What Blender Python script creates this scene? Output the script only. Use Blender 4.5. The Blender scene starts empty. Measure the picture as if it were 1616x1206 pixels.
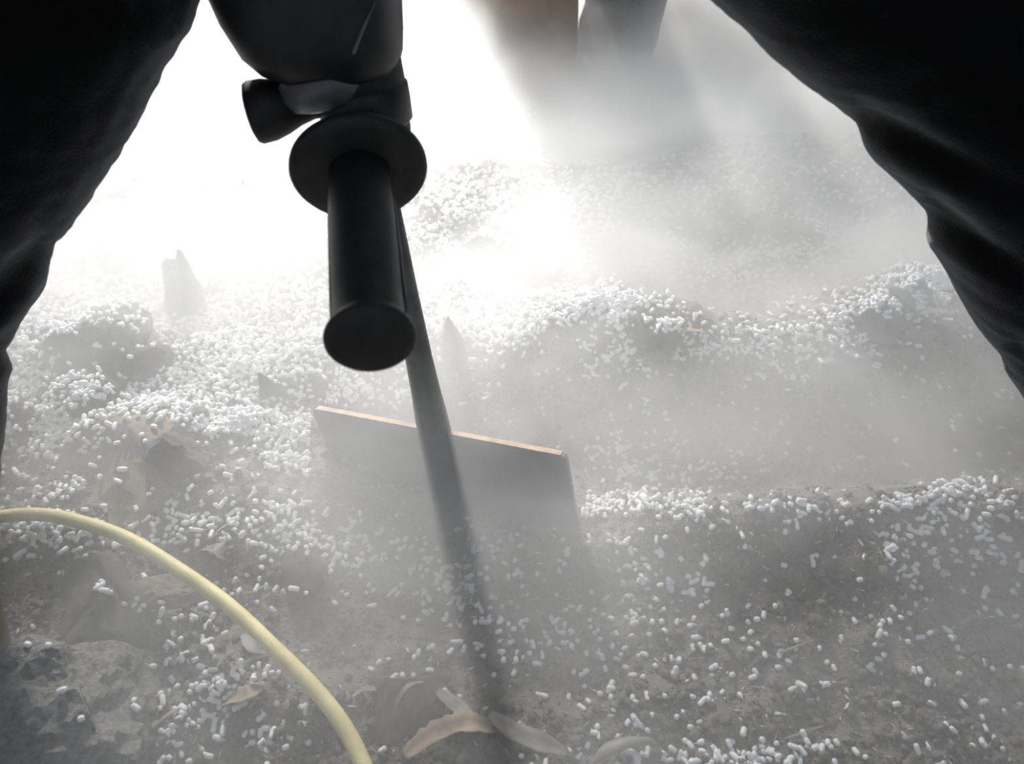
import bpy, bmesh, math, random
import numpy as np
from mathutils import Vector, Matrix, noise as mnoise
from mathutils.bvhtree import BVHTree

random.seed(7)
rng = np.random.default_rng(11)
S = bpy.context.scene
COL = S.collection

# ------------------------------------------------------------------ camera, world, lamp, exposure
CAM_H = 0.5
F_PX = 1210.0
cam_data = bpy.data.cameras.new('camera')
cam = bpy.data.objects.new('camera', cam_data)
COL.objects.link(cam)
cam.location = (0, 0, CAM_H)
cam.rotation_euler = (math.radians(45), 0, 0)
cam_data.sensor_width = 36.0
cam_data.lens = F_PX / 1616 * 36.0
cam_data.clip_start = 0.01
cam_data.dof.use_dof = True
cam_data.dof.focus_distance = 0.62
cam_data.dof.aperture_fstop = 9.0
S.camera = cam

world = bpy.data.worlds.new('world')
S.world = world
world.use_nodes = True
world.node_tree.nodes['Background'].inputs[0].default_value = (0.75, 0.85, 1.0, 1)
world.node_tree.nodes['Background'].inputs[1].default_value = 0.40

LAMP = Vector((-1.40, 5.30, 2.75))


def torch(name, energy, cone, blend, target):
    """the work light behind the hammer: a narrow hot core and a wide spill from one lamp head"""
    d = bpy.data.lights.new(name, 'SPOT')
    d.energy = energy
    d.color = (1.0, 0.975, 0.935)
    d.spot_size = math.radians(cone)
    d.spot_blend = blend
    d.shadow_soft_size = 0.17
    o = bpy.data.objects.new(name, d)
    COL.objects.link(o)
    o.location = LAMP
    o.rotation_euler = (Vector(target) - LAMP).to_track_quat('-Z', 'Y').to_euler()


torch('work_lamp_core', 5200, 13, 0.85, (-0.20, 1.13, 0.0))
torch('work_lamp_spill', 1900, 60, 0.6, (-0.10, 0.45, 0.0))

S.view_settings.view_transform = 'Standard'
S.view_settings.look = 'None'
S.view_settings.exposure = -0.15
S.view_settings.gamma = 1.0
S.view_settings.use_curve_mapping = False
S.cycles.volume_bounces = 2
S.cycles.volume_step_rate = 0.35
S.cycles.volume_max_steps = 128
S.cycles.max_bounces = 5
S.cycles.sample_clamp_indirect = 4.0
S.cycles.use_denoising = True

# ------------------------------------------------------------------ pixel rays
C45 = math.sqrt(0.5)


def ray(px, py):
    """direction with unit depth along the view axis"""
    a = (px - 808) / F_PX
    u = (603 - py) / F_PX
    return Vector((a, C45 + u * C45, -C45 + u * C45))


def at(px, py, t):
    return Vector((0, 0, CAM_H)) + ray(px, py) * t


# ------------------------------------------------------------------ terrain function
def vnoise(x, y, seed):
    """smooth value noise, vectorised"""
    xi = np.floor(x).astype(np.int64)
    yi = np.floor(y).astype(np.int64)
    xf = x - xi
    yf = y - yi
    u = xf * xf * xf * (xf * (xf * 6 - 15) + 10)
    v = yf * yf * yf * (yf * (yf * 6 - 15) + 10)

    def h(a, b):
        n = (a * 374761393 + b * 668265263 + seed * 982451653) & 0x7fffffff
        n = ((n ^ (n >> 13)) * 1274126177) & 0x7fffffff
        n = n ^ (n >> 16)
        return (n & 0xffff) / 32767.5 - 1.0
    a = h(xi, yi); b = h(xi + 1, yi); c = h(xi, yi + 1); d = h(xi + 1, yi + 1)
    return (a * (1 - u) + b * u) * (1 - v) + (c * (1 - u) + d * u) * v


# mounds and hollows: world x, y, height, radius x, radius y
BUMPS = []


def flat_ground(px, py, z=0.0):
    d = ray(px, py)
    t = (z - CAM_H) / d.z
    p = Vector((0, 0, CAM_H)) + d * t
    return p


for px, py, h, rx, ry in [
    (980, 520, 0.040, 0.10, 0.05), (1130, 560, 0.030, 0.10, 0.04), (1390, 530, 0.055, 0.13, 0.06),
    (880, 640, -0.028, 0.12, 0.06), (1380, 690, -0.035, 0.22, 0.07), (1130, 690, -0.012, 0.10, 0.05),
    (1050, 830, 0.020, 0.12, 0.035), (1330, 840, 0.030, 0.16, 0.05), (1550, 830, 0.030, 0.12, 0.05),
    (700, 900, -0.012, 0.14, 0.05), (250, 690, 0.012, 0.10, 0.03), (130, 560, 0.030, 0.08, 0.05),
    (600, 560, 0.020, 0.09, 0.05), (420, 560, 0.016, 0.10, 0.04), (780, 430, -0.020, 0.10, 0.06),
    (690, 480, 0.026, 0.07, 0.04), (300, 960, -0.014, 0.10, 0.05), (1100, 400, -0.03, 0.20, 0.08),
    (450, 330, 0.05, 0.30, 0.12), (1250, 260, 0.025, 0.25, 0.12), (1450, 465, 0.045, 0.10, 0.05), (900, 300, 0.02, 0.15, 0.08),
]:
    g = flat_ground(px, py)
    BUMPS.append((g.x, g.y, h, rx, ry))


def height(x, y):
    x = np.asarray(x, float); y = np.asarray(y, float)
    z = 0.020 * vnoise(x * 3.1, y * 3.1, 1)
    z = z + 0.012 * vnoise(x * 8.3 + 3, y * 8.3, 2)
    z = z + 0.010 * (0.5 - np.abs(vnoise(x * 17 + 1, y * 17, 3)))
    z = z + 0.0065 * vnoise(x * 41, y * 41, 4)
    z = z + 0.0040 * (0.4 - np.abs(vnoise(x * 83, y * 83, 5)))
    z = z + 0.0016 * vnoise(x * 190, y * 190, 6)
    for bx, by, h, rx, ry in BUMPS:
        z = z + h * np.exp(-((x - bx) / rx) ** 2 - ((y - by) / ry) ** 2)
    z = z + 0.35 * np.clip(y - 1.9, 0, None) ** 1.5
    return z - 0.004


def ground_hit(px, py):
    """where the view ray through a pixel meets the terrain (vectorised)"""
    px = np.atleast_1d(np.asarray(px, float)); py = np.atleast_1d(np.asarray(py, float))
    a = (px - 808) / F_PX; u = (603 - py) / F_PX
    dy = C45 + u * C45; dz = -C45 + u * C45
    t = (0.10 - CAM_H) / dz
    done = np.zeros(len(px), bool)
    for i in range(260):
        x = a * t; y = dy * t; z = CAM_H + dz * t
        below = z <= height(x, y)
        done |= below
        t = np.where(done, t, t + 0.004 / np.maximum(0.35, -dz))
        if done.all():
            break
    return a * t, dy * t, CAM_H + dz * t


def G(px, py):
    x, y, z = ground_hit(px, py)
    return Vector((float(x[0]), float(y[0]), float(z[0])))


def depth_of(p):
    return p.y * C45 - (p.z - CAM_H) * C45


# ------------------------------------------------------------------ helpers: materials
def new_mat(name):
    m = bpy.data.materials.new(name)
    m.use_nodes = True
    nt = m.node_tree
    for n in list(nt.nodes):
        nt.nodes.remove(n)
    out = nt.nodes.new('ShaderNodeOutputMaterial')
    return m, nt, out


def noisy_mat(name, c1, c2, rough=0.7, scale=30, bump=0.3, bscale=90, spec=0.4, sheen=0.0, metallic=0.0,
              detail=5, c3=None, bdist=0.004, transl=0.0, coat=0.0):
    m, nt, out = new_mat(name)
    N, L = nt.nodes.new, nt.links.new
    tc = N('ShaderNodeTexCoord')
    nz = N('ShaderNodeTexNoise'); nz.inputs['Scale'].default_value = scale; nz.inputs['Detail'].default_value = detail
    L(tc.outputs['Object'], nz.inputs['Vector'])
    rp = N('ShaderNodeValToRGB')
    rp.color_ramp.elements[0].position = 0.32; rp.color_ramp.elements[0].color = (*c1, 1)
    rp.color_ramp.elements[1].position = 0.68; rp.color_ramp.elements[1].color = (*c2, 1)
    if c3:
        e = rp.color_ramp.elements.new(0.85); e.color = (*c3, 1)
    L(nz.outputs['Fac'], rp.inputs['Fac'])
    bs = N('ShaderNodeBsdfPrincipled')
    L(rp.outputs['Color'], bs.inputs['Base Color'])
    bs.inputs['Roughness'].default_value = rough
    bs.inputs['Specular IOR Level'].default_value = spec
    bs.inputs['Metallic'].default_value = metallic
    if sheen:
        bs.inputs['Sheen Weight'].default_value = sheen
        bs.inputs['Sheen Roughness'].default_value = 0.35
    if coat:
        bs.inputs['Coat Weight'].default_value = coat
        bs.inputs['Coat Roughness'].default_value = 0.25
    if bump:
        n2 = N('ShaderNodeTexNoise'); n2.inputs['Scale'].default_value = bscale; n2.inputs['Detail'].default_value = 4
        L(tc.outputs['Object'], n2.inputs['Vector'])
        bp = N('ShaderNodeBump'); bp.inputs['Strength'].default_value = bump; bp.inputs['Distance'].default_value = bdist
        L(n2.outputs['Fac'], bp.inputs['Height'])
        L(bp.outputs['Normal'], bs.inputs['Normal'])
    if transl:
        tr = N('ShaderNodeBsdfTranslucent')
        L(rp.outputs['Color'], tr.inputs['Color'])
        mx = N('ShaderNodeMixShader'); mx.inputs[0].default_value = transl
        L(bs.outputs[0], mx.inputs[1]); L(tr.outputs[0], mx.inputs[2])
        L(mx.outputs[0], out.inputs['Surface'])
    else:
        L(bs.outputs[0], out.inputs['Surface'])
    return m


M = {}
M['soil'] = noisy_mat('soil', (0.070, 0.061, 0.052), (0.21, 0.182, 0.155), 0.6, 55, 1.0, 300, 0.5, c3=(0.34, 0.30, 0.26), bdist=0.004, detail=9)
M['clod'] = noisy_mat('clod_soil', (0.065, 0.058, 0.052), (0.17, 0.152, 0.135), 0.7, 90, 0.7, 300, 0.4, bdist=0.003)
M['stone'] = noisy_mat('grey_stone', (0.085, 0.085, 0.085), (0.20, 0.195, 0.185), 0.7, 45, 0.7, 160, 0.4, bdist=0.003)
M['pale_stone'] = noisy_mat('pale_stone', (0.14, 0.14, 0.135), (0.34, 0.33, 0.31), 0.65, 26, 0.9, 90, 0.5, bdist=0.004)
M['tan_stone'] = noisy_mat('tan_stone', (0.18, 0.145, 0.115), (0.30, 0.245, 0.195), 0.75, 40, 0.5, 200, 0.3, bdist=0.003)
M['bark'] = noisy_mat('tan_bark', (0.28, 0.20, 0.13), (0.46, 0.35, 0.24), 0.7, 60, 0.5, 200, 0.3, bdist=0.002, transl=0.25)
M['leaf'] = noisy_mat('dry_leaf', (0.27, 0.22, 0.155), (0.43, 0.36, 0.28), 0.6, 90, 0.5, 260, 0.4, bdist=0.001, transl=0.35)
M['grey_leaf'] = noisy_mat('grey_leaf', (0.20, 0.18, 0.16), (0.34, 0.31, 0.28), 0.5, 90, 0.5, 260, 0.5, bdist=0.001, transl=0.3)
M['pellet'] = noisy_mat('white_pellet', (0.80, 0.82, 0.84), (0.93, 0.94, 0.95), 0.42, 300, 0.25, 700, 0.5, bdist=0.001, transl=0.22)
M['frost'] = noisy_mat('frost_flake', (0.7, 0.72, 0.74), (0.95, 0.95, 0.95), 0.12, 300, 0.0, 500, 0.9, transl=0.2)
M['rime'] = noisy_mat('rime', (0.62, 0.63, 0.63), (0.86, 0.87, 0.87), 0.6, 120, 1.0, 260, 0.4, bdist=0.005, transl=0.15)
M['plastic'] = noisy_mat('dark_plastic', (0.010, 0.010, 0.011), (0.020, 0.020, 0.021), 0.45, 80, 0.12, 600, 0.4, bdist=0.001)
M['rubber'] = noisy_mat('black_rubber', (0.012, 0.011, 0.010), (0.022, 0.021, 0.020), 0.55, 90, 0.2, 900, 0.35, bdist=0.001)
M['grey_shell'] = noisy_mat('grey_shell', (0.10, 0.10, 0.10), (0.16, 0.16, 0.16), 0.4, 60, 0.1, 500, 0.5, bdist=0.001)
M['steel'] = noisy_mat('dull_steel', (0.07, 0.07, 0.068), (0.15, 0.148, 0.14), 0.5, 60, 0.3, 300, 0.5, metallic=0.5, bdist=0.001)
M['blade'] = noisy_mat('worn_blade_steel', (0.16, 0.16, 0.16), (0.26, 0.255, 0.25), 0.55, 18, 0.25, 200, 0.4, metallic=0.3, bdist=0.001)
M['rust'] = noisy_mat('rusty_edge', (0.20, 0.13, 0.085), (0.36, 0.27, 0.19), 0.6, 120, 0.4, 300, 0.4, metallic=0.2, bdist=0.001)
M['yellow'] = noisy_mat('yellow_cable', (0.52, 0.45, 0.22), (0.68, 0.60, 0.33), 0.5, 60, 0.35, 900, 0.35, sheen=0.3, bdist=0.001)
M['olive'] = noisy_mat('olive_rubber', (0.05, 0.038, 0.007), (0.10, 0.075, 0.015), 0.45, 30, 0.2, 300, 0.4, bdist=0.001)
M['cloth'] = noisy_mat('black_cloth', (0.002, 0.002, 0.0022), (0.004, 0.004, 0.0045), 0.9, 25, 0.5, 900, 0.05, sheen=0.4, bdist=0.001)
M['dark_rock'] = noisy_mat('dark_rock', (0.02, 0.02, 0.02), (0.06, 0.058, 0.055), 0.8, 8, 0.8, 30, 0.3, bdist=0.02)
M['wood'] = noisy_mat('tan_wood', (0.26, 0.17, 0.10), (0.46, 0.33, 0.22), 0.7, 14, 0.4, 80, 0.3, bdist=0.004)


# ------------------------------------------------------------------ helpers: objects
def tag(o, label, cat, group=None, kind=None):
    o['label'] = label
    if cat:
        o['category'] = cat
    if group:
        o['group'] = group
    o['kind'] = kind or 'thing'
    return o


def mesh_obj(name, verts, faces, mat, parent=None, smooth=True):
    me = bpy.data.meshes.new(name)
    me.from_pydata([tuple(v) for v in verts], [], faces)
    me.update()
    if smooth:
        me.shade_smooth()
    me.materials.append(M[mat] if isinstance(mat, str) else mat)
    o = bpy.data.objects.new(name, me)
    COL.objects.link(o)
    if parent:
        o.parent = parent
    return o


def empty(name, loc, mat=None):
    o = bpy.data.objects.new(name, None)
    o.empty_display_size = 0.05
    COL.objects.link(o)
    if mat is not None:
        o.matrix_world = mat
    else:
        o.location = loc
    return o


def fast_mesh(name, V, T, mat, smooth=True):
    """big triangle mesh from numpy arrays"""
    me = bpy.data.meshes.new(name)
    me.vertices.add(len(V)); me.vertices.foreach_set('co', V.astype(np.float32).ravel())
    me.loops.add(T.size); me.loops.foreach_set('vertex_index', T.astype(np.int32).ravel())
    me.polygons.add(len(T))
    k = T.shape[1]
    me.polygons.foreach_set('loop_start', np.arange(0, T.size, k, dtype=np.int32))
    me.update(calc_edges=True)
    me.validate()
    if smooth:
        me.shade_smooth()
    me.materials.append(M[mat])
    o = bpy.data.objects.new(name, me)
    COL.objects.link(o)
    return o


def lathe(profile, seg=40, cap=True):
    """profile: list of (radius, z) -> verts, faces around local z"""
    V, Fc = [], []
    for r, z in profile:
        for k in range(seg):
            a = 2 * math.pi * k / seg
            V.append((r * math.cos(a), r * math.sin(a), z))
    for i in range(len(profile) - 1):
        for k in range(seg):
            k2 = (k + 1) % seg
            Fc.append((i * seg + k, i * seg + k2, (i + 1) * seg + k2, (i + 1) * seg + k))
    if cap:
        Fc.append(tuple(range(seg))[::-1])
        Fc.append(tuple((len(profile) - 1) * seg + k for k in range(seg)))
    return V, Fc


def frame(origin, zdir, ydir):
    z = Vector(zdir).normalized()
    y = Vector(ydir); y = (y - z * y.dot(z)).normalized()
    x = y.cross(z)
    m = Matrix((x, y, z)).transposed().to_4x4()
    m.translation = Vector(origin)
    return m


def xf(mat, verts):
    return [mat @ Vector(v) for v in verts]


def edge_split(o, angle=35):
    m = o.modifiers.new('bevel', 'BEVEL')
    m.width = 0.0008; m.segments = 2; m.limit_method = 'ANGLE'; m.angle_limit = math.radians(angle)


# ------------------------------------------------------------------ structure: ground and far rock wall
def build_ground():
    xs = np.concatenate([np.linspace(-2.2, -0.95, 50, endpoint=False), np.linspace(-0.95, 0.95, 420), np.linspace(0.98, 2.2, 50)])
    ys = np.concatenate([np.linspace(-0.9, 0.02, 40, endpoint=False), np.linspace(0.02, 1.25, 290, endpoint=False), np.linspace(1.25, 3.0, 130)])
    X, Y = np.meshgrid(xs, ys)
    Z = height(X, Y)
    V = np.stack([X.ravel(), Y.ravel(), Z.ravel()], 1)
    nx, ny = len(xs), len(ys)
    i = np.arange(nx - 1)[None, :] + nx * np.arange(ny - 1)[:, None]
    i = i.ravel()
    Q = np.stack([i, i + 1, i + nx + 1, i + nx], 1)
    o = fast_mesh('ground', V, Q, 'soil')
    o['kind'] = 'structure'
    o['label'] = 'dark damp loose soil ground under the white pellets'
    return o


build_ground()


# ------------------------------------------------------------------ rocks
def rock(name, center, size, seed, mat, rot=(0, 0, 0), rough=0.35, facets=7, sub=4, pointy=0.0, thing=True):
    """angular stone: icosphere cut by random planes, then roughened"""
    r = random.Random(seed)
    bm = bmesh.new()
    bmesh.ops.create_icosphere(bm, subdivisions=sub, radius=1.0)
    planes = []
    for _ in range(facets):
        n = Vector((r.uniform(-1, 1), r.uniform(-1, 1), r.uniform(-0.6, 1))).normalized()
        planes.append((n, r.uniform(0.45, 0.8)))
    off = Vector((r.uniform(0, 50), r.uniform(0, 50), r.uniform(0, 50)))
    for v in bm.verts:
        p = v.co.copy()
        for n, d in planes:
            e = p.dot(n) - d
            if e > 0:
                p -= n * e
        p += v.co * (0.10 * rough * 3) * mnoise.noise(p * 1.8 + off)
        p += v.co * (0.10 * mnoise.noise(p * 4 + off) + 0.055 * mnoise.noise(p * 10 + off) + 0.03 * mnoise.noise(p * 23 + off))
        if pointy:
            k = max(0.12, 1 - pointy * max(0, p.z + 0.2))
            p.x *= k; p.y *= k
        v.co = p
    me = bpy.data.meshes.new(name)
    bm.to_mesh(me); bm.free()
    me.materials.append(M[mat])
    o = bpy.data.objects.new(name, me)
    COL.objects.link(o)
    o.location = center
    o.rotation_euler = rot
    o.scale = size
    return o


def rock_px(name, px, py, wpx, hpx, seed, mat, label, cat='stone', depth=None, lift=0.25, rot=(0, 0, 0), **kw):
    """stone whose seen middle is at the pixel, standing on the terrain there"""
    g = G(px, py + hpx * 0.30)
    t = depth_of(g)
    w = wpx * t / F_PX / 2
    h = hpx * t / F_PX / 2 / 0.80
    c = Vector((g.x, g.y + 0.2 * (depth or w), g.z + h * lift))
    o = rock(name, c, (w * 1.25, (depth or w) * 1.1, h * 1.25), seed, mat, rot, **kw)
    tag(o, label, cat)
    return o


tag(rock('rock', (-0.268, 0.172, 0.020), (0.090, 0.075, 0.062), 3, 'pale_stone', (-0.15, 0.30, 0.5), sub=5, facets=10),
    'large pale rock with ridged face in the bottom left corner', 'rock')
rock_px('stone', 290, 722, 92, 80, 5, 'clod', 'dark rounded lump at right end of the tan slab', depth=0.022, lift=0.2)
rock_px('stone_slab', 200, 735, 210, 80, 8, 'tan_stone', 'tan flat stone slab with pellets on it, above the yellow cable', depth=0.06, lift=-0.15, facets=5, rot=(0.15, 0.1, 0.2), sub=4)
rock_px('stone_shard', 298, 462, 58, 135, 12, 'stone', 'jagged upright grey shard standing in the bright pellets', depth=0.012, lift=0.65, rot=(0, 0.12, 0.3), facets=10, rough=0.8, pointy=0.35, sub=4)
rock_px('stone', 170, 393, 46, 40, 14, 'stone', 'smaller rounded one of the two grey chips near the black left trouser leg', depth=0.02, lift=0.5)
rock_px('stone', 196, 416, 56, 40, 15, 'stone', 'angular one of the two grey chips near the black left trouser leg', depth=0.015, lift=0.5, facets=11)
rock_px('stone', 264, 409, 30, 24, 16, 'tan_stone', 'tiny tan chip left of the upright grey shard', depth=0.012, lift=0.5)
rock_px('stone', 118, 618, 125, 62, 18, 'clod', 'dark wedge-shaped lump capped with pellets beside the left leg', depth=0.03, lift=0.2)
rock_px('stone_slab', 150, 545, 150, 85, 21, 'stone', 'grey sloping slab half buried above the dark wedge lump', depth=0.05, lift=0.1, rot=(0.3, 0.1, -0.3))
rock_px('stone', 45, 660, 60, 50, 23, 'clod', 'small dark lump against the left edge of the view', depth=0.02, lift=0.2)
rock_px('stone', 233, 565, 56, 60, 24, 'clod', 'dark stone under a row of pellets left of the blade', depth=0.025, lift=0.2)
rock_px('stone_shard', 428, 614, 34, 55, 26, 'stone', 'small pointed grey shard just left of the blade', depth=0.008, lift=0.5, rot=(0, -0.2, 0.3), pointy=0.55)
rock_px('stone', 507, 603, 36, 36, 27, 'stone', 'small blunt grey stone under the round handle end', depth=0.012, lift=0.45, pointy=0.3)
rock_px('stone_shard', 712, 548, 42, 86, 28, 'stone', 'pointed grey stone spire right of the tool shaft', depth=0.014, lift=0.6, pointy=0.62)
rock_px('stone', 770, 402, 200, 62, 31, 'clod', 'long dark lump standing in for the shaded soil hollow right of the handle', 'clod', depth=0.05, lift=0.1)  # added dark lump, stands in for the shade in the soil hollow
rock_px('stone_slab', 265, 935, 100, 40, 35, 'tan_stone', 'brownish flat pebble lying just under the yellow cable', depth=0.018, lift=0.2)
rock_px('stone', 160, 960, 150, 90, 37, 'clod', 'dark clod between the yellow cable and the large pale rock', 'clod', depth=0.05, lift=-0.1)
rock_px('stone', 640, 1110, 130, 90, 38, 'clod', 'dark clod behind the dry leaf at the bottom', 'clod', depth=0.035, lift=0.0)
rock_px('stone', 480, 900, 70, 40, 39, 'clod', 'low dark clod below the left half of the blade', 'clod', depth=0.03, lift=0.0)
rock_px('stone', 1500, 690, 200, 90, 41, 'clod', 'wide dark mound in the haze by the right edge', 'clod', depth=0.06, lift=-0.1)
rock_px('stone', 1040, 500, 70, 40, 43, 'clod', 'dark clod among the pellets left of the upright straw', 'clod', depth=0.03, lift=0.1)
rock_px('stone', 1280, 430, 120, 60, 44, 'stone', 'grey mound behind the frosted pellet ridge', 'clod', depth=0.05, lift=0.0)

for px, py, w, h, sd, lab in [(1318, 560, 90, 50, 51, 'widest white frost clump at the left foot of the right-hand ridge'),
                              (1395, 512, 80, 55, 52, 'white frost clump in the middle of the right-hand ridge'),
                              (1440, 462, 60, 40, 53, 'topmost white frost clump on the right-hand ridge, by the trouser leg'),
                              (1215, 803, 40, 30, 54, 'small ragged frost clump on the crest of the near soil ledge')]:
    rock_px('frost_clump', px, py, w, h, sd, 'rime', lab, 'frost', lift=0.25, rough=1.0, facets=6)

# far end of the rubble: tan block and dark stone cut by the top of the picture
def far_block():
    bm = bmesh.new()
    bmesh.ops.create_cube(bm, size=1.0)
    bmesh.ops.subdivide_edges(bm, edges=bm.edges[:], cuts=10, use_grid_fill=True)
    for v in bm.verts:
        p0 = v.co.copy()
        rnd = 1 - 0.10 * (abs(p0.x * 2) ** 6) * (abs(p0.y * 2) ** 6)
        v.co.x *= 0.175 * rnd; v.co.y *= 0.11 * rnd; v.co.z *= 0.34
        v.co += Vector((mnoise.noise(p0 * 3.1) * 0.010, mnoise.noise(p0 * 4.7 + Vector((9, 1, 2))) * 0.012, 0))
    me = bpy.data.meshes.new('wooden_block')
    bm.to_mesh(me); bm.free(); me.shade_smooth(); me.materials.append(M['wood'])
    o = bpy.data.objects.new('wooden_block', me); COL.objects.link(o)
    z0 = float(height(0.012, 1.19))
    o.location = (0.012, 1.19, z0 + 0.155)
    o.rotation_euler = (0, 0, -0.08)
    tag(o, 'tan brown block cut by the top of the picture beyond the vapour', 'block')
    r = rock('rock', (0.165, 1.25, z0 + 0.12), (0.085, 0.08, 0.24), 77, 'dark_rock', sub=4)
    tag(r, 'black rock beside the tan block at the top of the picture', 'rock')


far_block()


# ------------------------------------------------------------------ demolition hammer
CH = Vector((-0.0870, 0.435, 0.298))
BL_TL = at(495, 643, 0.625)
BL_TR = at(895, 718, 0.555)
BL_MID = BL_TL + (BL_TR - BL_TL) * 0.505
AX = (CH - BL_MID).normalized()

TOOL = frame(CH, AX, Vector((0, 1, 0)))      # local z up the tool, local y away from the camera, x to the right
# frame() gives x = y cross z
hammer = empty('demolition_hammer', CH)
hammer.matrix_world = TOOL
tag(hammer, 'black demolition hammer with side handle and wide scraper blade, pointing down', 'power tool')
TI = TOOL.inverted()


def part(name, verts, faces, mat, parent=hammer, smooth=True):
    o = mesh_obj(name, verts, faces, mat, parent, smooth)
    return o


def loft(sections, n=40):
    """sections: (cx, cy, rx, ry, z, power)"""
    V, Fc = [], []
    for cx, cy, rx, ry, z, pw in sections:
        for k in range(n):
            a = 2 * math.pi * k / n
            c, s = math.cos(a), math.sin(a)
            V.append((cx + rx * math.copysign(abs(c) ** (2 / pw), c), cy + ry * math.copysign(abs(s) ** (2 / pw), s), z))
    for i in range(len(sections) - 1):
        for k in range(n):
            k2 = (k + 1) % n
            Fc.append((i * n + k, i * n + k2, (i + 1) * n + k2, (i + 1) * n + k))
    Fc.append(tuple(range(n))[::-1])
    Fc.append(tuple((len(sections) - 1) * n + k for k in range(n)))
    return V, Fc


def build_hammer():
    # body (gear housing), offset to the left of the bit axis
    V, Fc = loft([(-0.004, 0.000, 0.022, 0.022, 0.012, 2.2), (-0.008, 0.0, 0.032, 0.030, 0.017, 2.4),
                  (-0.013, 0.002, 0.0400, 0.038, 0.024, 2.6), (-0.016, 0.004, 0.0445, 0.044, 0.034, 2.8),
                  (-0.018, 0.006, 0.0485, 0.048, 0.052, 3.0), (-0.020, 0.010, 0.0520, 0.052, 0.080, 3.0),
                  (-0.022, 0.014, 0.0560, 0.056, 0.140, 3.0), (-0.022, 0.016, 0.058, 0.060, 0.25, 3.0),
                  (-0.022, 0.016, 0.054, 0.056, 0.33, 3.0), (-0.022, 0.016, 0.040, 0.040, 0.35, 3.0)], 48)
    body = part('body', V, Fc, 'plastic')
    # pale crescent shell under the nose
    V, Fc = lathe([(0.018, 0.002), (0.0265, 0.005), (0.0305, 0.012), (0.0305, 0.020), (0.024, 0.024)], 40)
    V = [(x * 0.98 - 0.016, y * 1.0 - 0.004, z + 0.12 * x) for x, y, z in V]
    part('nose_shell', V, Fc, 'grey_shell')
    # raised seam on the right of the housing
    # seam runs over the front right of the body
    pts = []
    for i in range(8):
        f = i / 7
        z = 0.034 + 0.030 * f; x = 0.009 + 0.0195 * f
        cx = -0.016 - 0.004 * f; rx = 0.0445 + 0.0065 * f; ry = 0.044 + 0.007 * f; cy = 0.004 + 0.005 * f
        pts.append(Vector((x, cy - ry * (1 - min(0.99, abs((x - cx) / rx) ** 3)) ** (1 / 3), z)))
    V, Fc = [], []
    for i, p in enumerate(pts):
        for k in range(8):
            a = 2 * math.pi * k / 8
            V.append((p.x + 0.0012 * math.cos(a), p.y + 0.0012 * math.sin(a), p.z + 0.0008 * math.sin(a)))
    for i in range(len(pts) - 1):
        for k in range(8):
            Fc.append((i * 8 + k, i * 8 + (k + 1) % 8, (i + 1) * 8 + (k + 1) % 8, (i + 1) * 8 + k))
    part('housing_seam', V, Fc, 'grey_shell', body)
    # chuck collar
    V, Fc = lathe([(0.010, -0.034), (0.018, -0.033), (0.0225, -0.028), (0.0245, -0.018), (0.0250, 0.004), (0.0262, 0.010), (0.0262, 0.026), (0.0240, 0.031), (0.022, 0.040)], 48)
    part('chuck_collar', V, Fc, 'rubber')
    # clamp ring of the side handle
    V, Fc = lathe([(0.0245, -0.014), (0.0268, -0.012), (0.0274, 0.000), (0.0274, 0.008), (0.0245, 0.010)], 48)
    part('clamp_ring', V, Fc, 'plastic')
    # clamp knob sticking out to the left
    kb = TI @ at(392, 180, 0.440)
    kd = (Vector((0.0, 0.0, 0.006)) - kb)
    L = kd.length
    fr = frame(kb, kd, Vector((0, 0, 1)))
    V, Fc = lathe([(0.0115, 0.0), (0.0162, 0.0015), (0.0176, 0.004), (0.0172, 0.012), (0.0150, 0.020), (0.0118, 0.028), (0.0100, 0.036), (0.0100, L)], 40)
    part('clamp_knob', xf(fr, V), Fc, 'rubber')
    # side handle: flange, grip, end knob
    fl = TI @ at(567, 268, 0.420)
    ec = TI @ at(585, 540, 0.338)
    hd = fl - ec
    HL = hd.length
    fr = frame(ec, hd, Vector((0, 0, 1)))
    V, Fc = lathe([(0.0150, -0.0022), (0.0185, -0.0012), (0.0203, 0.0008), (0.0206, 0.0025), (0.0201, 0.0045), (0.0184, 0.0070), (0.0168, 0.011),
                   (0.0166, 0.030), (0.0169, 0.060), (0.0171, 0.085), (0.0169, 0.105), (0.0168, HL - 0.004)], 48)
    grip = part('grip', xf(fr, V), Fc, 'rubber')
    for k in range(2):
        s = (-1, 1)[k]
        V, Fc = lathe([(0.0008, 0.014), (0.0011, 0.03), (0.0011, 0.09), (0.0006, 0.112)], 8)
        a = math.radians(2 if s > 0 else 178)
        V = [(x + 0.0168 * math.cos(a), y + 0.0168 * math.sin(a), z) for x, y, z in V]
        part('mould_line', xf(fr, V), Fc, 'plastic', grip)
    V, Fc = lathe([(0.030, HL - 0.0045), (0.0355, HL - 0.0035), (0.0373, HL - 0.0008), (0.0373, HL + 0.002), (0.0350, HL + 0.006),
                   (0.0260, HL + 0.011), (0.0140, HL + 0.016), (0.0120, HL + 0.035)], 56)
    V = [(x, y, z - 0.17 * y) for x, y, z in V]
    part('hand_guard', xf(fr, V), Fc, 'rubber')
    # chisel shaft
    top = Vector((0, 0, -0.02))
    bot = TI @ (BL_MID - AX * 0.075)
    sd = top - bot
    SL = sd.length
    fr = frame(bot, sd, Vector((0, 1, 0)))
    V, Fc = lathe([(0.0090, 0.0), (0.0130, 0.006), (0.0130, 0.074), (0.0124, 0.090), (0.0110, 0.110), (0.0098, 0.14), (0.0091, 0.19), (0.0086, SL)], 40)
    part('chisel_shaft', xf(fr, V), Fc, 'steel')
    # blade: thin plate with softened corners and a rusty top edge
    E = (BL_TR - BL_TL)
    W = E.length
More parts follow.
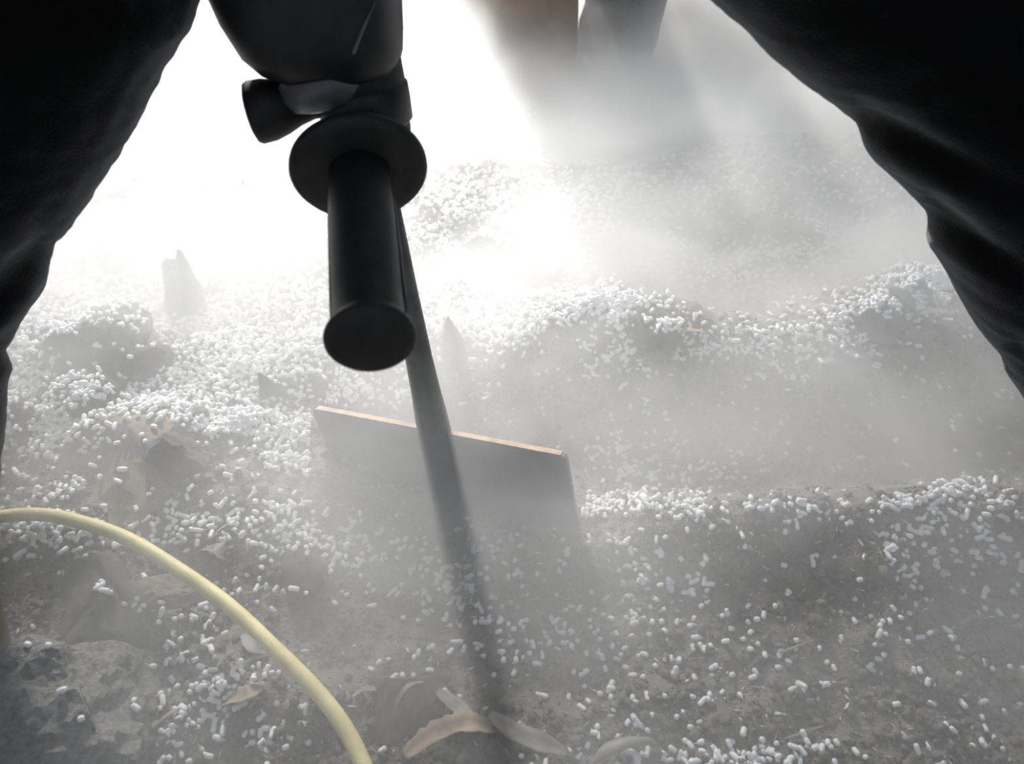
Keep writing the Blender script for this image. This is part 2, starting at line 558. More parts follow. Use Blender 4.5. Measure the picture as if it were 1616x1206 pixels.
    En = E.normalized()
    Dn = (-AX + En * AX.dot(En)).normalized()
    Nn = En.cross(Dn).normalized()
    Hh = 0.10
    prof = []
    r = 0.004
    w0, w1 = 0.0, W
    out = [(r, 0), (w1 - r, 0)]
    out += [(w1 - r + r * math.sin(a), r - r * math.cos(a)) for a in (0.5, 1.0)]
    out += [(w1, r), (w1 + 0.010, Hh), (-0.002 + 0.012, Hh), (0.0, r)]
    out += [(r - r * math.sin(a), r - r * math.cos(a)) for a in (1.0, 0.5)]
    n = len(out)
    th = 0.0022
    V = []
    for s in (-1, 1):
        for a, b in out:
            bow = 0.0
            V.append(BL_TL + En * a + Dn * b + Nn * (s * th + bow))
    Fc = [tuple(range(n)), tuple(range(n, 2 * n))[::-1]]
    for k in range(n):
        k2 = (k + 1) % n
        Fc.append((k, n + k, n + k2, k2))
    blade = part('scraper_blade', [TI @ v for v in V], Fc, 'blade', smooth=False)
    # rusty ground top edge
    V = []
    for a in np.linspace(r, W - r, 12):
        for s, d in ((-1, 0.0008), (-1, -0.0009), (1, -0.0009), (1, 0.0008)):
            V.append(TI @ (BL_TL + En * a + Dn * d + Nn * (s * (th + 0.0002))))
    Fc = []
    for i in range(11):
        for k in range(4):
            k2 = (k + 1) % 4
            Fc.append((i * 4 + k, i * 4 + k2, (i + 1) * 4 + k2, (i + 1) * 4 + k))
    Fc += [(3, 2, 1, 0), (44, 45, 46, 47)]
    o = part('blade_edge', V, Fc, 'rust', blade, False)
    o['label'] = 'rusty brown top edge'


build_hammer()


# ------------------------------------------------------------------ person: straddling legs
def tube_mesh(bm, pts, n=28):
    """pts: (Vector centre, rx, ry) ; rings lie across the path"""
    rings = []
    for i, (c, r1, r2) in enumerate(pts):
        a = pts[max(0, i - 1)][0]; b = pts[min(len(pts) - 1, i + 1)][0]
        d = (b - a).normalized()
        side = Vector((0, 1, 0)); side = (side - d * side.dot(d)).normalized()
        u = side.cross(d).normalized()
        rings.append([bm.verts.new(c + u * (r1 * math.cos(2 * math.pi * k / n)) + side * (r2 * math.sin(2 * math.pi * k / n))) for k in range(n)])
    for i in range(len(rings) - 1):
        for k in range(n):
            k2 = (k + 1) % n
            bm.faces.new((rings[i][k], rings[i][k2], rings[i + 1][k2], rings[i + 1][k]))
    bm.faces.new(rings[0][::-1]); bm.faces.new(rings[-1])


def catmull(P, n):
    out = []
    for i in range(len(P) - 1):
        p0 = P[max(0, i - 1)]; p1 = P[i]; p2 = P[i + 1]; p3 = P[min(len(P) - 1, i + 2)]
        for k in range(n):
            t = k / n
            out.append(tuple(0.5 * ((2 * b) + (-a + c) * t + (2 * a - 5 * b + 4 * c - d) * t * t + (-a + 3 * b - 3 * c + d) * t ** 3)
                             for a, b, c, d in zip(p0, p1, p2, p3)))
    out.append(P[-1])
    return out


def inner(px, py, y):
    d = ray(px, py)
    return at(px, py, y / d.y)


def build_person():
    person = empty('person', (0, 0.45, 0))
    tag(person, 'person in baggy black trousers standing astride the hammer, only the legs in view', 'person')
    person_inv = Matrix.Translation((0, -0.45, 0))
    bm = bmesh.new()
    # inner outline of each leg as seen in the photograph: pixel, y plane, half width of the leg there
    Ls = [(352, -70, 0.420, 0.090), (320, 0, 0.412, 0.090), (205, 220, 0.395, 0.084), (92, 392, 0.380, 0.076),
          (48, 480, 0.370, 0.072), (17, 560, 0.360, 0.068), (13, 640, 0.345, 0.060), (8, 700, 0.335, 0.056), (2, 790, 0.318, 0.052)]
    Rs = [(1050, -80, 0.420, 0.090), (1122, 0, 0.412, 0.090), (1240, 108, 0.404, 0.086), (1350, 205, 0.395, 0.082),
          (1462, 345, 0.385, 0.076), (1510, 470, 0.375, 0.072), (1580, 560, 0.365, 0.068), (1625, 650, 0.35, 0.062), (1680, 740, 0.34, 0.056)]
    for side, C in ((-1, Ls), (1, Rs)):
        ip = [inner(px, py, y) for px, py, y, r in C]
        path = []
        for i, p in enumerate(ip):
            a = ip[max(0, i - 1)]; b = ip[min(len(ip) - 1, i + 1)]
            # distance from the outline, across the leg, in the plane square to the view ray
            d = (b - a).normalized()
            v = (p - Vector((0, 0, CAM_H))).normalized()
            out = d.cross(v) * 1.0
            out = out.normalized()
            if out.x * side < 0:
                out = -out
            r = C[i][3]
            c = p + out * r
            path.append((c.x, c.y, c.z, r))
        hip = (side * 0.10, 0.47, 0.62, 0.110)
        P = [hip] + path
        dense = catmull(P, 7)
        tube_mesh(bm, [(Vector(q[:3]), q[3], q[3]) for q in dense])
    # hips
    tube_mesh(bm, [(Vector((0, 0.49, 0.60)), 0.17, 0.12), (Vector((0, 0.49, 0.68)), 0.19, 0.13), (Vector((0, 0.49, 0.78)), 0.18, 0.125), (Vector((0, 0.48, 0.88)), 0.16, 0.11)], 36)
    me = bpy.data.meshes.new('trousers')
    bm.to_mesh(me); bm.free()
    tmp = bpy.data.objects.new('trousers', me)
    COL.objects.link(tmp)
    rm = tmp.modifiers.new('remesh', 'REMESH'); rm.mode = 'VOXEL'; rm.voxel_size = 0.0055
    sm = tmp.modifiers.new('smooth', 'SMOOTH'); sm.iterations = 4
    dg = bpy.context.evaluated_depsgraph_get()
    me2 = bpy.data.meshes.new_from_object(tmp.evaluated_get(dg))
    bpy.data.objects.remove(tmp)
    # cloth folds: creases running from the inner outline outwards and downwards
    folds = []
    for (x0, y0), (x1, y1), yy, w, dep in [((1345, 198), (1640, 335), 0.47, 0.010, 0.012), ((1455, 335), (1640, 470), 0.46, 0.010, 0.012),
                                           ((1590, 560), (1660, 600), 0.44, 0.009, 0.008), ((1180, 40), (1560, 20), 0.48, 0.02, 0.006),
                                           ((92, 392), (-60, 560), 0.455, 0.008, 0.010), ((20, 553), (-60, 640), 0.43, 0.008, 0.008),
                                           ((300, 10), (100, 140), 0.49, 0.016, 0.006), ((200, 20), (20, 130), 0.49, 0.016, 0.006)]:
        folds.append((x0, y0, x1, y1, w, dep))
    n = len(me2.vertices)
    co = np.empty(n * 3); me2.vertices.foreach_get('co', co); co = co.reshape(-1, 3)
    nr = np.empty(n * 3); me2.vertices.foreach_get('normal', nr); nr = nr.reshape(-1, 3)
    dpt = co[:, 1] * C45 - (co[:, 2] - CAM_H) * C45
    upv = co[:, 1] * C45 + (co[:, 2] - CAM_H) * C45
    px = 808 + co[:, 0] / dpt * F_PX; py = 603 - upv / dpt * F_PX
    disp = np.zeros(n)
    for x0, y0, x1, y1, w, dep in folds:
        L = math.hypot(x1 - x0, y1 - y0)
        s = ((px - x0) * (x1 - x0) + (py - y0) * (y1 - y0)) / L / L
        d = ((px - x0) * (y1 - y0) - (py - y0) * (x1 - x0)) / L
        dm = d * dpt / F_PX
        env = np.clip(1.15 - np.clip(s, 0, None), 0, 1) * np.exp(-np.clip(-s, 0, None) * 30)
        disp += 0.42 * dep * env * (np.exp(-((dm + 0.007) / w) ** 2) - 1.2 * np.exp(-((dm - 0.004) / (w * 0.7)) ** 2)) * (1 if x0 > 800 else -1)
    disp += 0.0016 * vnoise(co[:, 0] * 22 + co[:, 2] * 9, co[:, 2] * 14 + co[:, 1] * 5, 41)
    disp += 0.0006 * vnoise(co[:, 0] * 160 + co[:, 1] * 90, co[:, 2] * 160, 42)
    co += nr * disp[:, None]
    me2.vertices.foreach_set('co', co.ravel())
    me2.transform(person_inv)
    me2.update(); me2.shade_smooth()
    me2.materials.clear(); me2.materials.append(M['cloth'])
    o = bpy.data.objects.new('trousers', me2)
    COL.objects.link(o); o.parent = person

    def boot(ankle, toe):
        d = (toe - ankle); d.z = 0; L = d.length; d.normalize()
        s = Vector((-d.y, d.x, 0))
        zg = min(float(height(ankle.x, ankle.y)), float(height(toe.x, toe.y)))
        secs = [(-0.055, 0.025, 0.075), (-0.045, 0.033, 0.12), (-0.02, 0.036, 0.14), (0.03, 0.036, 0.13), (0.055, 0.036, 0.11), (0.085, 0.038, 0.095), (0.110, 0.046, 0.090),
                (L - 0.075, 0.054, 0.085), (L - 0.03, 0.050, 0.075), (L, 0.036, 0.060), (L + 0.008, 0.018, 0.045)]
        V, Fc, n = [], [], 24
        for a, hw, top in secs:
            for k in range(n):
                an = 2 * math.pi * k / n
                c, si = math.cos(an), math.sin(an)
                hh = top / 2
                w = hw * math.copysign(abs(c) ** 0.7, c); h = hh + hh * math.copysign(abs(si) ** 0.75, si)
                p = Vector((ankle.x, ankle.y, zg - 0.006)) + d * a + s * w + Vector((0, 0, h))
                V.append(p)
        for i in range(len(secs) - 1):
            for k in range(n):
                k2 = (k + 1) % n
                Fc.append((i * n + k, (i + 1) * n + k, (i + 1) * n + k2, i * n + k2))
        Fc.append(tuple(range(n))); Fc.append(tuple((len(secs) - 1) * n + k for k in range(n))[::-1])
        o = mesh_obj('boot', [person_inv @ v for v in V], Fc, 'olive', person)
        o['label'] = 'olive yellow boot'
        return o
    boot(Vector((-0.458, 0.365, 0)), Vector((-0.345, 0.150, 0)))
    boot(Vector((0.475, 0.355, 0)), Vector((0.52, 0.14, 0)))


build_person()


# ------------------------------------------------------------------ yellow cable
def build_cable():
    pix = [(-220, 880, 0.02), (-110, 830, 0.03), (0, 816, 0.032), (60, 812, 0.034), (120, 822, 0.036), (200, 850, 0.036), (280, 898, 0.036), (360, 955, 0.034),
           (430, 1020, 0.032), (490, 1080, 0.030), (535, 1135, 0.028), (568, 1195, 0.026), (590, 1260, 0.024), (600, 1340, 0.018), (590, 1420, 0.012)]
    P = []
    for px, py, z in pix:
        g = flat_ground(px, py, z)
        P.append((g.x, g.y, g.z))
    dense = [Vector(q) for q in catmull(P, 10)]
    n = 16
    V, Fc = [], []
    r = 0.0050
    for i, c in enumerate(dense):
        a = dense[max(0, i - 1)]; b = dense[min(len(dense) - 1, i + 1)]
        d = (b - a).normalized()
        s = d.cross(Vector((0, 0, 1))).normalized(); u = s.cross(d)
        for k in range(n):
            an = 2 * math.pi * k / n
            V.append(c + s * (r * math.cos(an)) + u * (r * math.sin(an)))
    for i in range(len(dense) - 1):
        for k in range(n):
            k2 = (k + 1) % n
            Fc.append((i * n + k, i * n + k2, (i + 1) * n + k2, (i + 1) * n + k))
    Fc.append(tuple(range(n))[::-1]); Fc.append(tuple((len(dense) - 1) * n + k for k in range(n)))
    o = mesh_obj('cable', V, Fc, 'yellow')
    tag(o, 'yellow cable curving over the soil in the lower left', 'cable')


build_cable()


# ------------------------------------------------------------------ dry leaves, straw, bark
def ribbon(name, pix, width, mat, label, cat, lift=0.004, curl=0.3, seed=0, thick=0.0006, group=None):
    """leaf or strip following pixels over the soil; pix: (px, py, extra lift)"""
    r = random.Random(seed)
    P = []
    for px, py, e in pix:
        g = G(px, py)
        # raised points keep to the same line of sight
        d = ray(px, py)
        t = depth_of(g)
        q = g - d * ((e + lift) / -d.z)
        P.append((q.x, q.y, q.z))
    D = [Vector(q) for q in catmull(P, 6)]
    V, Fc = [], []
    m = 5
    for i, c in enumerate(D):
        a = D[max(0, i - 1)]; b = D[min(len(D) - 1, i + 1)]
        d = (b - a).normalized()
        s = d.cross(Vector((0, 0.4, 1))).normalized(); u = s.cross(d)
        f = i / (len(D) - 1)
        w = width * (math.sin(math.pi * (0.06 + 0.88 * f)) ** 0.7) * (1 + 0.15 * r.uniform(-1, 1))
        for k in range(m):
            q = k / (m - 1) * 2 - 1
            V.append(c + s * (q * w) + u * (curl * w * (q * q) + 0.08 * w * r.uniform(-1, 1)))
    for i in range(len(D) - 1):
        for k in range(m - 1):
            a = i * m + k
            Fc.append((a, a + 1, a + m + 1, a + m))
    o = mesh_obj(name, V, Fc, mat)
    so = o.modifiers.new('thick', 'SOLIDIFY'); so.thickness = thick
    tag(o, label, cat, group)
    return o


ribbon('dry_leaf', [(640, 1195, 0.004), (672, 1170, 0.010), (715, 1150, 0.016), (750, 1146, 0.018), (778, 1153, 0.014)], 0.0085, 'leaf', 'long tan curled dry leaf at the bottom, below the shaft shadow', 'leaf', curl=0.5, seed=1)
ribbon('dry_leaf', [(772, 1128, 0.008), (815, 1160, 0.012), (860, 1178, 0.012), (895, 1188, 0.008)], 0.0075, 'grey_leaf', 'grey dry leaf right of the long tan curled leaf', 'leaf', curl=0.4, seed=2)
ribbon('dry_leaf', [(690, 1090, 0.006), (720, 1115, 0.010), (745, 1135, 0.010)], 0.0050, 'grey_leaf', 'short grey leaf strip pointing at the long tan curled leaf', 'leaf', curl=0.4, seed=3)
ribbon('bark_strip', [(930, 1206, 0.004), (955, 1180, 0.010), (990, 1168, 0.014), (1030, 1165, 0.010)], 0.0055, 'grey_leaf', 'rough shiny strip of bark at the bottom right of the leaves', 'bark', curl=-0.5, seed=4)
ribbon('grass_blade', [(620, 1130, 0.004), (628, 1105, 0.014), (645, 1082, 0.020), (670, 1076, 0.012)], 0.0018, 'grey_leaf', 'thin arched grass blade left of the shaft shadow, at the bottom', 'grass', seed=5)
ribbon('grass_blade', [(556, 1100, 0.003), (575, 1088, 0.012), (605, 1090, 0.014), (626, 1108, 0.006)], 0.0020, 'grey_leaf', 'pale flattened grass blade beside the lower end of the yellow cable', 'grass', seed=6)
ribbon('dry_leaf', [(318, 868, 0.004), (338, 866, 0.010), (352, 878, 0.010), (360, 890, 0.004)], 0.0055, 'grey_leaf', 'small pale leaf above the middle of the yellow cable', 'leaf', seed=7)
ribbon('straw', [(1172, 510, 0.002), (1176, 485, 0.014), (1182, 455, 0.034)], 0.0045, 'bark', 'tan straw standing upright behind the pellet ridge', 'straw', seed=8)
ribbon('bark_strip', [(1060, 520, 0.004), (1090, 522, 0.008), (1120, 527, 0.004)], 0.0055, 'bark', 'orange brown chip of bark left of the upright straw', 'bark', seed=9)
ribbon('bark_strip', [(960, 330, 0.004), (1030, 318, 0.014), (1085, 305, 0.008)], 0.013, 'bark', 'brown bark strip at the edge of the bright pool of light', 'bark', seed=10)
ribbon('twig', [(1098, 135, 0.004), (1106, 118, 0.020), (1114, 98, 0.034)], 0.006, 'grey_leaf', 'pale twig sticking up in the haze near the right trouser leg', 'twig', seed=11)
ribbon('straw', [(1208, 742, 0.002), (1228, 728, 0.006), (1248, 716, 0.008)], 0.0012, 'grey_leaf', 'thin pale straw in the haze right of the blade', 'straw', seed=12)
ribbon('straw', [(1312, 855, 0.002), (1314, 832, 0.008), (1312, 808, 0.014)], 0.0014, 'grey_leaf', 'short straw stub standing in the near soil ledge', 'straw', seed=13)
ribbon('straw', [(1512, 985, 0.002), (1540, 973, 0.004), (1560, 976, 0.002)], 0.0022, 'leaf', 'tan straw lying near the right edge below the pellet pile', 'straw', seed=14)
ribbon('straw', [(240, 1150, 0.002), (262, 1130, 0.005), (282, 1118, 0.003)], 0.0014, 'leaf', 'thin straw beside the large pale rock', 'straw', seed=15)
ribbon('dry_leaf', [(352, 1110, 0.003), (385, 1098, 0.008), (412, 1085, 0.004)], 0.0065, 'leaf', 'beige leaf scrap inside the bend of the yellow cable', 'leaf', seed=16)
ribbon('dry_leaf', [(385, 1000, 0.003), (400, 1022, 0.008), (425, 1030, 0.004)], 0.0050, 'grey_leaf', 'pale torn leaf scrap just under the yellow cable', 'leaf', seed=17)
for k, (x0, y0, x1, y1, lab) in enumerate([
        (905, 1010, 925, 985, 'small straw chip right of the shaft shadow, lower down'),
        (955, 970, 985, 950, 'thin straw chip below the right end of the blade'),
        (380, 812, 340, 840, 'thin straw chip between the blade and the yellow cable'),
        (1230, 1030, 1290, 1008, 'faint straw line in the middle of the near right soil'),
        (1240, 1165, 1300, 1145, 'faint straw line at the bottom of the near right soil'),
        (590, 890, 645, 905, 'pale straw chip just left of the shaft shadow')]):
    ribbon('straw_chip', [(x0, y0, 0.002), ((x0 + x1) / 2, (y0 + y1) / 2, 0.004), (x1, y1, 0.002)], 0.0008, 'grey_leaf', lab, 'straw', seed=30 + k)


# ------------------------------------------------------------------ white pellets
CLUSTERS = [  # centre px, py, sigma x, sigma y, slope (dy per dx), count
    (120, 500, 70, 40, 0, 260), (250, 520, 120, 35, 0.1, 500), (420, 520, 90, 40, 0, 420), (90, 690, 60, 30, 0.1, 200), (330, 665, 120, 14, 0.12, 620),
    (170, 655, 90, 14, 0, 300), (400, 590, 70, 35, 0, 260), (560, 620, 50, 20, 0, 130), (470, 730, 30, 14, 0.2, 90), (80, 775, 45, 10, 0, 36),
    (60, 590, 30, 40, 0, 130), (300, 610, 60, 25, -0.3, 180),
    (600, 440, 220, 60, 0, 1000), (550, 300, 260, 70, 0, 1400), (400, 400, 180, 50, 0, 800), (700, 440, 60, 40, 0.2, 420), (760, 500, 80, 30, 0.2, 420),
    (890, 350, 80, 25, -0.3, 240), (780, 320, 100, 40, 0, 400), (880, 470, 60, 24, 0.25, 360), (960, 490, 60, 26, 0.25, 340), (1000, 575, 45, 16, -0.1, 240),
    (1100, 560, 90, 12, -0.05, 420), (1220, 550, 80, 12, 0, 340), (1330, 540, 70, 22, -0.45, 420), (1400, 490, 60, 25, -0.5, 360), (1460, 460, 40, 22, -0.4, 160),
    (1280, 395, 100, 25, -0.1, 220), (1095, 344, 30, 5, 0, 40), (1230, 300, 120, 60, 0, 260), (1010, 630, 25, 40, 0.3, 50), (1000, 720, 50, 30, 0, 60),
    (1100, 755, 50, 20, -0.3, 40), (1340, 600, 80, 30, 0, 70), (1240, 440, 100, 50, 0, 140),
    (955, 800, 28, 9, -0.15, 75), (1010, 795, 25, 8, 0, 38), (1092, 803, 26, 13, 0, 42), (1205, 805, 22, 10, 0, 24), (1290, 812, 28, 9, -0.1, 16),
    (1420, 800, 26, 7, -0.15, 28), (1500, 775, 28, 9, -0.1, 52), (1460, 828, 40, 12, -0.4, 30), (1425, 870, 16, 22, 0, 18), (1520, 870, 45, 22, 0, 28), (1590, 800, 30, 15, 0, 26),
    (1570, 900, 35, 30, 0, 18), (1430, 935, 20, 15, 0, 7), (1060, 930, 45, 10, 0.2, 16), (1000, 880, 45, 30, 0, 30), (1250, 1000, 180, 90, 0, 42), (1450, 1010, 80, 50, 0, 22), (1100, 1060, 110, 60, 0, 42),
    (1130, 1195, 110, 12, 0, 90), (1020, 1000, 70, 50, 0, 40), (1540, 1160, 40, 15, 0, 10), (960, 1080, 40, 60, 0, 26),
    (160, 845, 80, 14, 0.15, 95), (50, 850, 35, 18, 0, 60), (300, 830, 60, 14, 0.1, 60), (500, 865, 60, 20, 0.1, 110), (420, 820, 80, 20, 0.1, 60), (200, 960, 24, 14, 0, 26),
    (310, 1000, 24, 22, 0, 20), (350, 1100, 45, 26, -0.2, 60), (310, 1160, 50, 25, 0, 40), (270, 1060, 30, 30, 0, 18), (660, 900, 60, 40, 0, 40), (690, 950, 30, 40, 0, 24),
    (780, 960, 50, 60, 0.5, 50), (850, 1020, 40, 20, 0, 20), (640, 1060, 40, 20, 0, 10), (840, 860, 60, 30, 0, 16), (380, 930, 40, 25, 0, 12), (450, 1150, 40, 30, 0, 14),
]


def capsule(L, r, seg=7):
    prof = [(r * 0.50, -L / 2), (r * 0.88, -L / 2 + r * 0.32), (r, -L / 2 + r * 0.85), (r, L / 2 - r * 0.85), (r * 0.88, L / 2 - r * 0.32), (r * 0.50, L / 2)]
    return lathe(prof, seg)


def tri(Fc):
    T = []
    for f in Fc:
        for k in range(1, len(f) - 1):
            T.append((f[0], f[k], f[k + 1]))
    return np.array(T, np.int64)


def rot_mats(n, tilt=0.35):
    """random yaw, mostly lying flat: local z -> horizontal"""
    yaw = rng.uniform(0, 2 * np.pi, n)
    pit = rng.normal(0, tilt, n)
    d = np.stack([np.cos(yaw) * np.cos(pit), np.sin(yaw) * np.cos(pit), np.sin(pit)], 1)
    up = np.tile(np.array([0.0, 0.0, 1.0]), (n, 1)) + rng.normal(0, 0.05, (n, 3))
    x = np.cross(up, d); x /= np.linalg.norm(x, axis=1)[:, None]
    y = np.cross(d, x)
    return np.stack([x, y, d], 2)


def scatter_many(protos, pos, R, scale, which, name, mat, smooth=True):
    Vs, Ts, off = [], [], 0
    for k, (V, T) in enumerate(protos):
        idx = np.where(which == k)[0]
        if not len(idx):
            continue
        P = np.einsum('nij,vj->nvi', R[idx], V) * scale[idx][:, None, None] + pos[idx][:, None, :]
        nv = len(V)
        Vs.append(P.reshape(-1, 3))
        Ts.append((T[None] + (np.arange(len(idx)) * nv)[:, None, None]).reshape(-1, 3) + off)
        off += nv * len(idx)
    return fast_mesh(name, np.concatenate(Vs), np.concatenate(Ts), mat, smooth)


def stones_bvh():
    V, P = [], []
    for o in COL.objects:
        if o.type == 'MESH' and o.get('category') in ('stone', 'rock', 'clod', 'frost'):
            mw = Matrix.LocRotScale(o.location, o.rotation_euler, o.scale)
            k = len(V)
            V += [mw @ v.co for v in o.data.vertices]
            P += [[k + i for i in f.vertices] for f in o.data.polygons]
    return BVHTree.FromPolygons(V, P)


STONE_BVH = stones_bvh()


def build_pellets():
    PX, PY, LV = [], [], []
    for cx, cy, sx, sy, sl, n in CLUSTERS:
        n = int(n * (1.5 if cy < 740 else 1.15))
        dx = rng.normal(0, sx, n); dy = rng.normal(0, sy, n) + dx * sl
        PX.append(cx + dx); PY.append(cy + dy)
        LV.append(np.minimum(rng.exponential(0.35 if n / (sx * sy) > 0.10 else 0.05, n), 1.8))
    n = 900
    PX.append(rng.uniform(-40, 1650, n)); PY.append(rng.uniform(20, 800, n)); LV.append(np.zeros(n))
    n = 90
    PX.append(rng.uniform(-40, 1650, n)); PY.append(rng.uniform(800, 1230, n)); LV.append(np.zeros(n))
    px = np.concatenate(PX); py = np.concatenate(PY); lv = np.concatenate(LV)
    # none in front of the blade
    keep = ~((px > 490) & (px < 925) & (py > 640 + (px - 495) * 0.19) & (py < 815)) & (py > -20)
    px, py, lv = px[keep], py[keep], lv[keep]
    x, y, z = ground_hit(px, py)
    # a few lie on top of the stones, none inside them
    keep = np.ones(len(x), bool); zt = height(x, y)
    for i in range(len(x)):
        h, nrm, _, _ = STONE_BVH.ray_cast(Vector((x[i], y[i], 0.6)), Vector((0, 0, -1)))
        if h is not None and h.z > zt[i] - 0.001:
            if nrm.z > 0.55 and rng.random() < 0.55:
                zt[i] = h.z
            else:
                keep[i] = False
    # they settle on tops and hollows, hardly on the steep near faces
    slope = (height(x, y + 0.012) - height(x, y - 0.012)) / 0.024
    keep &= ~((slope > 0.6) & (py < 770) & (rng.random(len(x)) < 0.8))
    px, py, lv, x, y, z, zt = px[keep], py[keep], lv[keep], x[keep], y[keep], z[keep], zt[keep]
    n = len(x)
    base = [(3.5, 1.75), (4.3, 1.75), (5.4, 1.7), (7.0, 1.75), (8.6, 1.75)]
    protos = []
    for L, r in base:
        V, Fc = capsule(L * 0.001, r * 0.001)
        protos.append((np.array(V), tri(Fc)))
    which = rng.choice(5, n, p=[0.27, 0.28, 0.24, 0.15, 0.06])
    sc = rng.uniform(0.9, 1.15, n)
    R = rot_mats(n, 0.35)
    pos = np.stack([x, y, zt + 0.0014 * sc + lv * 0.0035], 1)
    dist = np.linalg.norm(pos - np.array([0, 0, CAM_H]), axis=1)
    inview = (px > 5) & (px < 1611) & (py > 5) & (py < 1201)
    size = np.where(inview, sc * (0.6 + 0.13 * which) / dist, 0)
    order = np.argsort(-size)
    near, far = order[:300], order[300:]
    meshes = []
    for k, (V, T) in enumerate(protos):
        V_, Fc = capsule(base[k][0] * 0.001, base[k][1] * 0.001, 8)
        me = bpy.data.meshes.new('pellet')
        me.from_pydata(V_, [], Fc); me.update(); me.shade_smooth(); me.materials.append(M['pellet'])
        meshes.append(me)
    for i in near:
        o = bpy.data.objects.new('pellet', meshes[which[i]])
        COL.objects.link(o)
        m = Matrix([list(R[i][0]) + [0], list(R[i][1]) + [0], list(R[i][2]) + [0], [0, 0, 0, 1]])
        m = Matrix.Translation(pos[i]) @ m @ Matrix.Diagonal((sc[i], sc[i], sc[i], 1))
        o.matrix_world = m
        if px[i] > 900 and py[i] < 850:
            where = 'on the crest of the near soil ledge, right of the blade'
        elif px[i] > 780:
            where = 'loose on the near soil at the lower right'
        elif py[i] > 815 + 0.0011 * max(0, px[i]) ** 2 and px[i] < 590:
            where = 'in the lower left, below the yellow cable'
        else:
            where = 'between the yellow cable and the shaft shadow'
        shape = ('stubby round', 'stubby round', 'short', 'long', 'longest')[which[i]]
        tag(o, f'{shape} white pellet {where}', 'pellet', f'white pellets {where}')
    o = scatter_many(protos, pos[far], R[far], sc[far], which[far], 'pellets', 'pellet')
    tag(o, 'mass of small white pellets strewn over the farther soil', 'pellets', kind='stuff')


build_pellets()


# ------------------------------------------------------------------ soil crumbs and glinting frost flakes
def build_crumbs():
    protos = []
    for k in range(5):
        bm = bmesh.new()
        bmesh.ops.create_icosphere(bm, subdivisions=1 if k < 4 else 2, radius=1.0)
        r = random.Random(k)
        for v in bm.verts:
            v.co *= r.uniform(0.65, 1.15)
            v.co.z *= 0.75
        bm.verts.ensure_lookup_table()
        V = np.array([v.co[:] for v in bm.verts]); T = np.array([[v.index for v in f.verts] for f in bm.faces])
        bm.free()
        protos.append((V, T))
    n = 15000
    px = rng.uniform(-60, 1680, n); py = rng.uniform(120, 1260, n)
    x, y, z = ground_hit(px, py)
    s = 0.0009 + 0.0038 * rng.random(n) ** 3
    big = rng.random(n) < 0.004
    s[big] = rng.uniform(0.005, 0.009, big.sum())
    pos = np.stack([x, y, height(x, y) + s * 0.3], 1)
    o = scatter_many(protos, pos, rot_mats(n, 1.0), s, rng.integers(0, 5, n), 'soil_crumbs', 'clod', False)
    tag(o, 'loose dark crumbs of soil covering the ground', 'soil', kind='stuff')
    # thin glinting flakes
    V = np.array([(-1, -0.25, 0), (0.2, -0.4, 0.1), (1, 0.1, 0), (0.1, 0.35, -0.1), (-0.9, 0.2, 0.1),
                  (-1, -0.25, 0.06), (0.2, -0.4, 0.16), (1, 0.1, 0.06), (0.1, 0.35, -0.04), (-0.9, 0.2, 0.16)])
    Fc = [(0, 4, 3, 2, 1), (5, 6, 7, 8, 9)] + [(k, (k + 1) % 5, 5 + (k + 1) % 5, 5 + k) for k in range(5)]
    n = 5200
    px = rng.uniform(-40, 1650, n); py = rng.uniform(300, 1240, n)
    x, y, z = ground_hit(px, py)
    s = 0.0008 + 0.0028 * rng.random(n) ** 3
    pos = np.stack([x, y, height(x, y) + s * 0.35], 1)
    o = scatter_many([(V, tri(Fc))], pos, rot_mats(n, 0.8), s, np.zeros(n, int), 'frost_flakes', 'frost', False)
    tag(o, 'tiny glinting flakes of frost and chaff on the soil', 'flakes', kind='stuff')


build_crumbs()


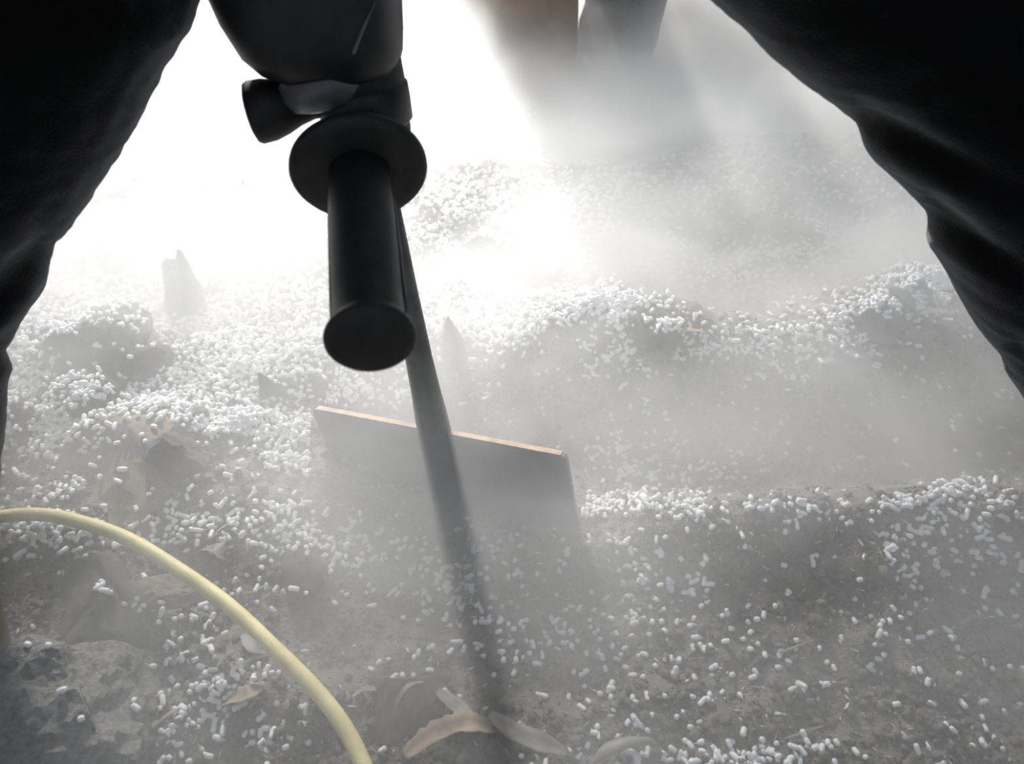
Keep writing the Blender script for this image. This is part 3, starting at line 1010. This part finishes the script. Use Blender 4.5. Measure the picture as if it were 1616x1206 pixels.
# ------------------------------------------------------------------ low bank of white vapour
def build_fog():
    x0, x1, y0, y1, z0, z1 = -1.6, 1.6, -0.5, 2.6, -0.12, 0.24
    V = [(x, y, z) for z in (z0, z1) for y in (y0, y1) for x in (x0, x1)]
    Fc = [(0, 2, 3, 1), (4, 5, 7, 6), (0, 1, 5, 4), (2, 6, 7, 3), (0, 4, 6, 2), (1, 3, 7, 5)]
    m, nt, out = new_mat('vapour')
    N, L = nt.nodes.new, nt.links.new
    geo = N('ShaderNodeNewGeometry')
    sep = N('ShaderNodeSeparateXYZ'); L(geo.outputs['Position'], sep.inputs[0])
    zr = N('ShaderNodeMapRange'); zr.interpolation_type = 'SMOOTHSTEP'
    zr.inputs['From Min'].default_value = -0.03; zr.inputs['From Max'].default_value = 0.20
    zr.inputs['To Min'].default_value = 1.0; zr.inputs['To Max'].default_value = 0.0
    L(sep.outputs['Z'], zr.inputs['Value'])
    mp = N('ShaderNodeMapping'); mp.inputs['Scale'].default_value = (1.0, 1.3, 2.0); mp.inputs['Location'].default_value = (0.37, 0.2, 0)
    L(geo.outputs['Position'], mp.inputs['Vector'])
    nz = N('ShaderNodeTexNoise'); nz.inputs['Scale'].default_value = 5.0; nz.inputs['Detail'].default_value = 3.0; nz.inputs['Roughness'].default_value = 0.55
    nz.inputs['Distortion'].default_value = 0.4
    L(mp.outputs[0], nz.inputs['Vector'])
    nr = N('ShaderNodeMapRange')
    nr.inputs['From Min'].default_value = 0.36; nr.inputs['From Max'].default_value = 0.64
    nr.inputs['To Min'].default_value = 0.30; nr.inputs['To Max'].default_value = 1.7
    L(nz.outputs['Fac'], nr.inputs['Value'])
    mu = N('ShaderNodeMath'); mu.operation = 'MULTIPLY'
    L(zr.outputs[0], mu.inputs[0]); L(nr.outputs[0], mu.inputs[1])
    de = N('ShaderNodeMath'); de.operation = 'MULTIPLY'; de.inputs[1].default_value = 5.6
    L(mu.outputs[0], de.inputs[0])
    vs = N('ShaderNodeVolumeScatter')
    vs.inputs['Color'].default_value = (0.97, 0.985, 1.0, 1)
    vs.inputs['Anisotropy'].default_value = 0.35
    # thicker where the vapour wells up beyond the blade, thinner towards the camera
    yr = N('ShaderNodeMapRange'); yr.interpolation_type = 'SMOOTHSTEP'
    yr.inputs['From Min'].default_value = 0.10; yr.inputs['From Max'].default_value = 0.90
    yr.inputs['To Min'].default_value = 1.0; yr.inputs['To Max'].default_value = 1.8
    L(sep.outputs['Y'], yr.inputs['Value'])
    m2 = N('ShaderNodeMath'); m2.operation = 'MULTIPLY'
    L(de.outputs[0], m2.inputs[0]); L(yr.outputs[0], m2.inputs[1])
    L(m2.outputs[0], vs.inputs['Density'])
    L(vs.outputs[0], out.inputs['Volume'])
    o = mesh_obj('vapour', V, Fc, m, None, False)
    tag(o, 'white vapour hanging low over the pellets and soil', 'vapour', kind='stuff')


build_fog()
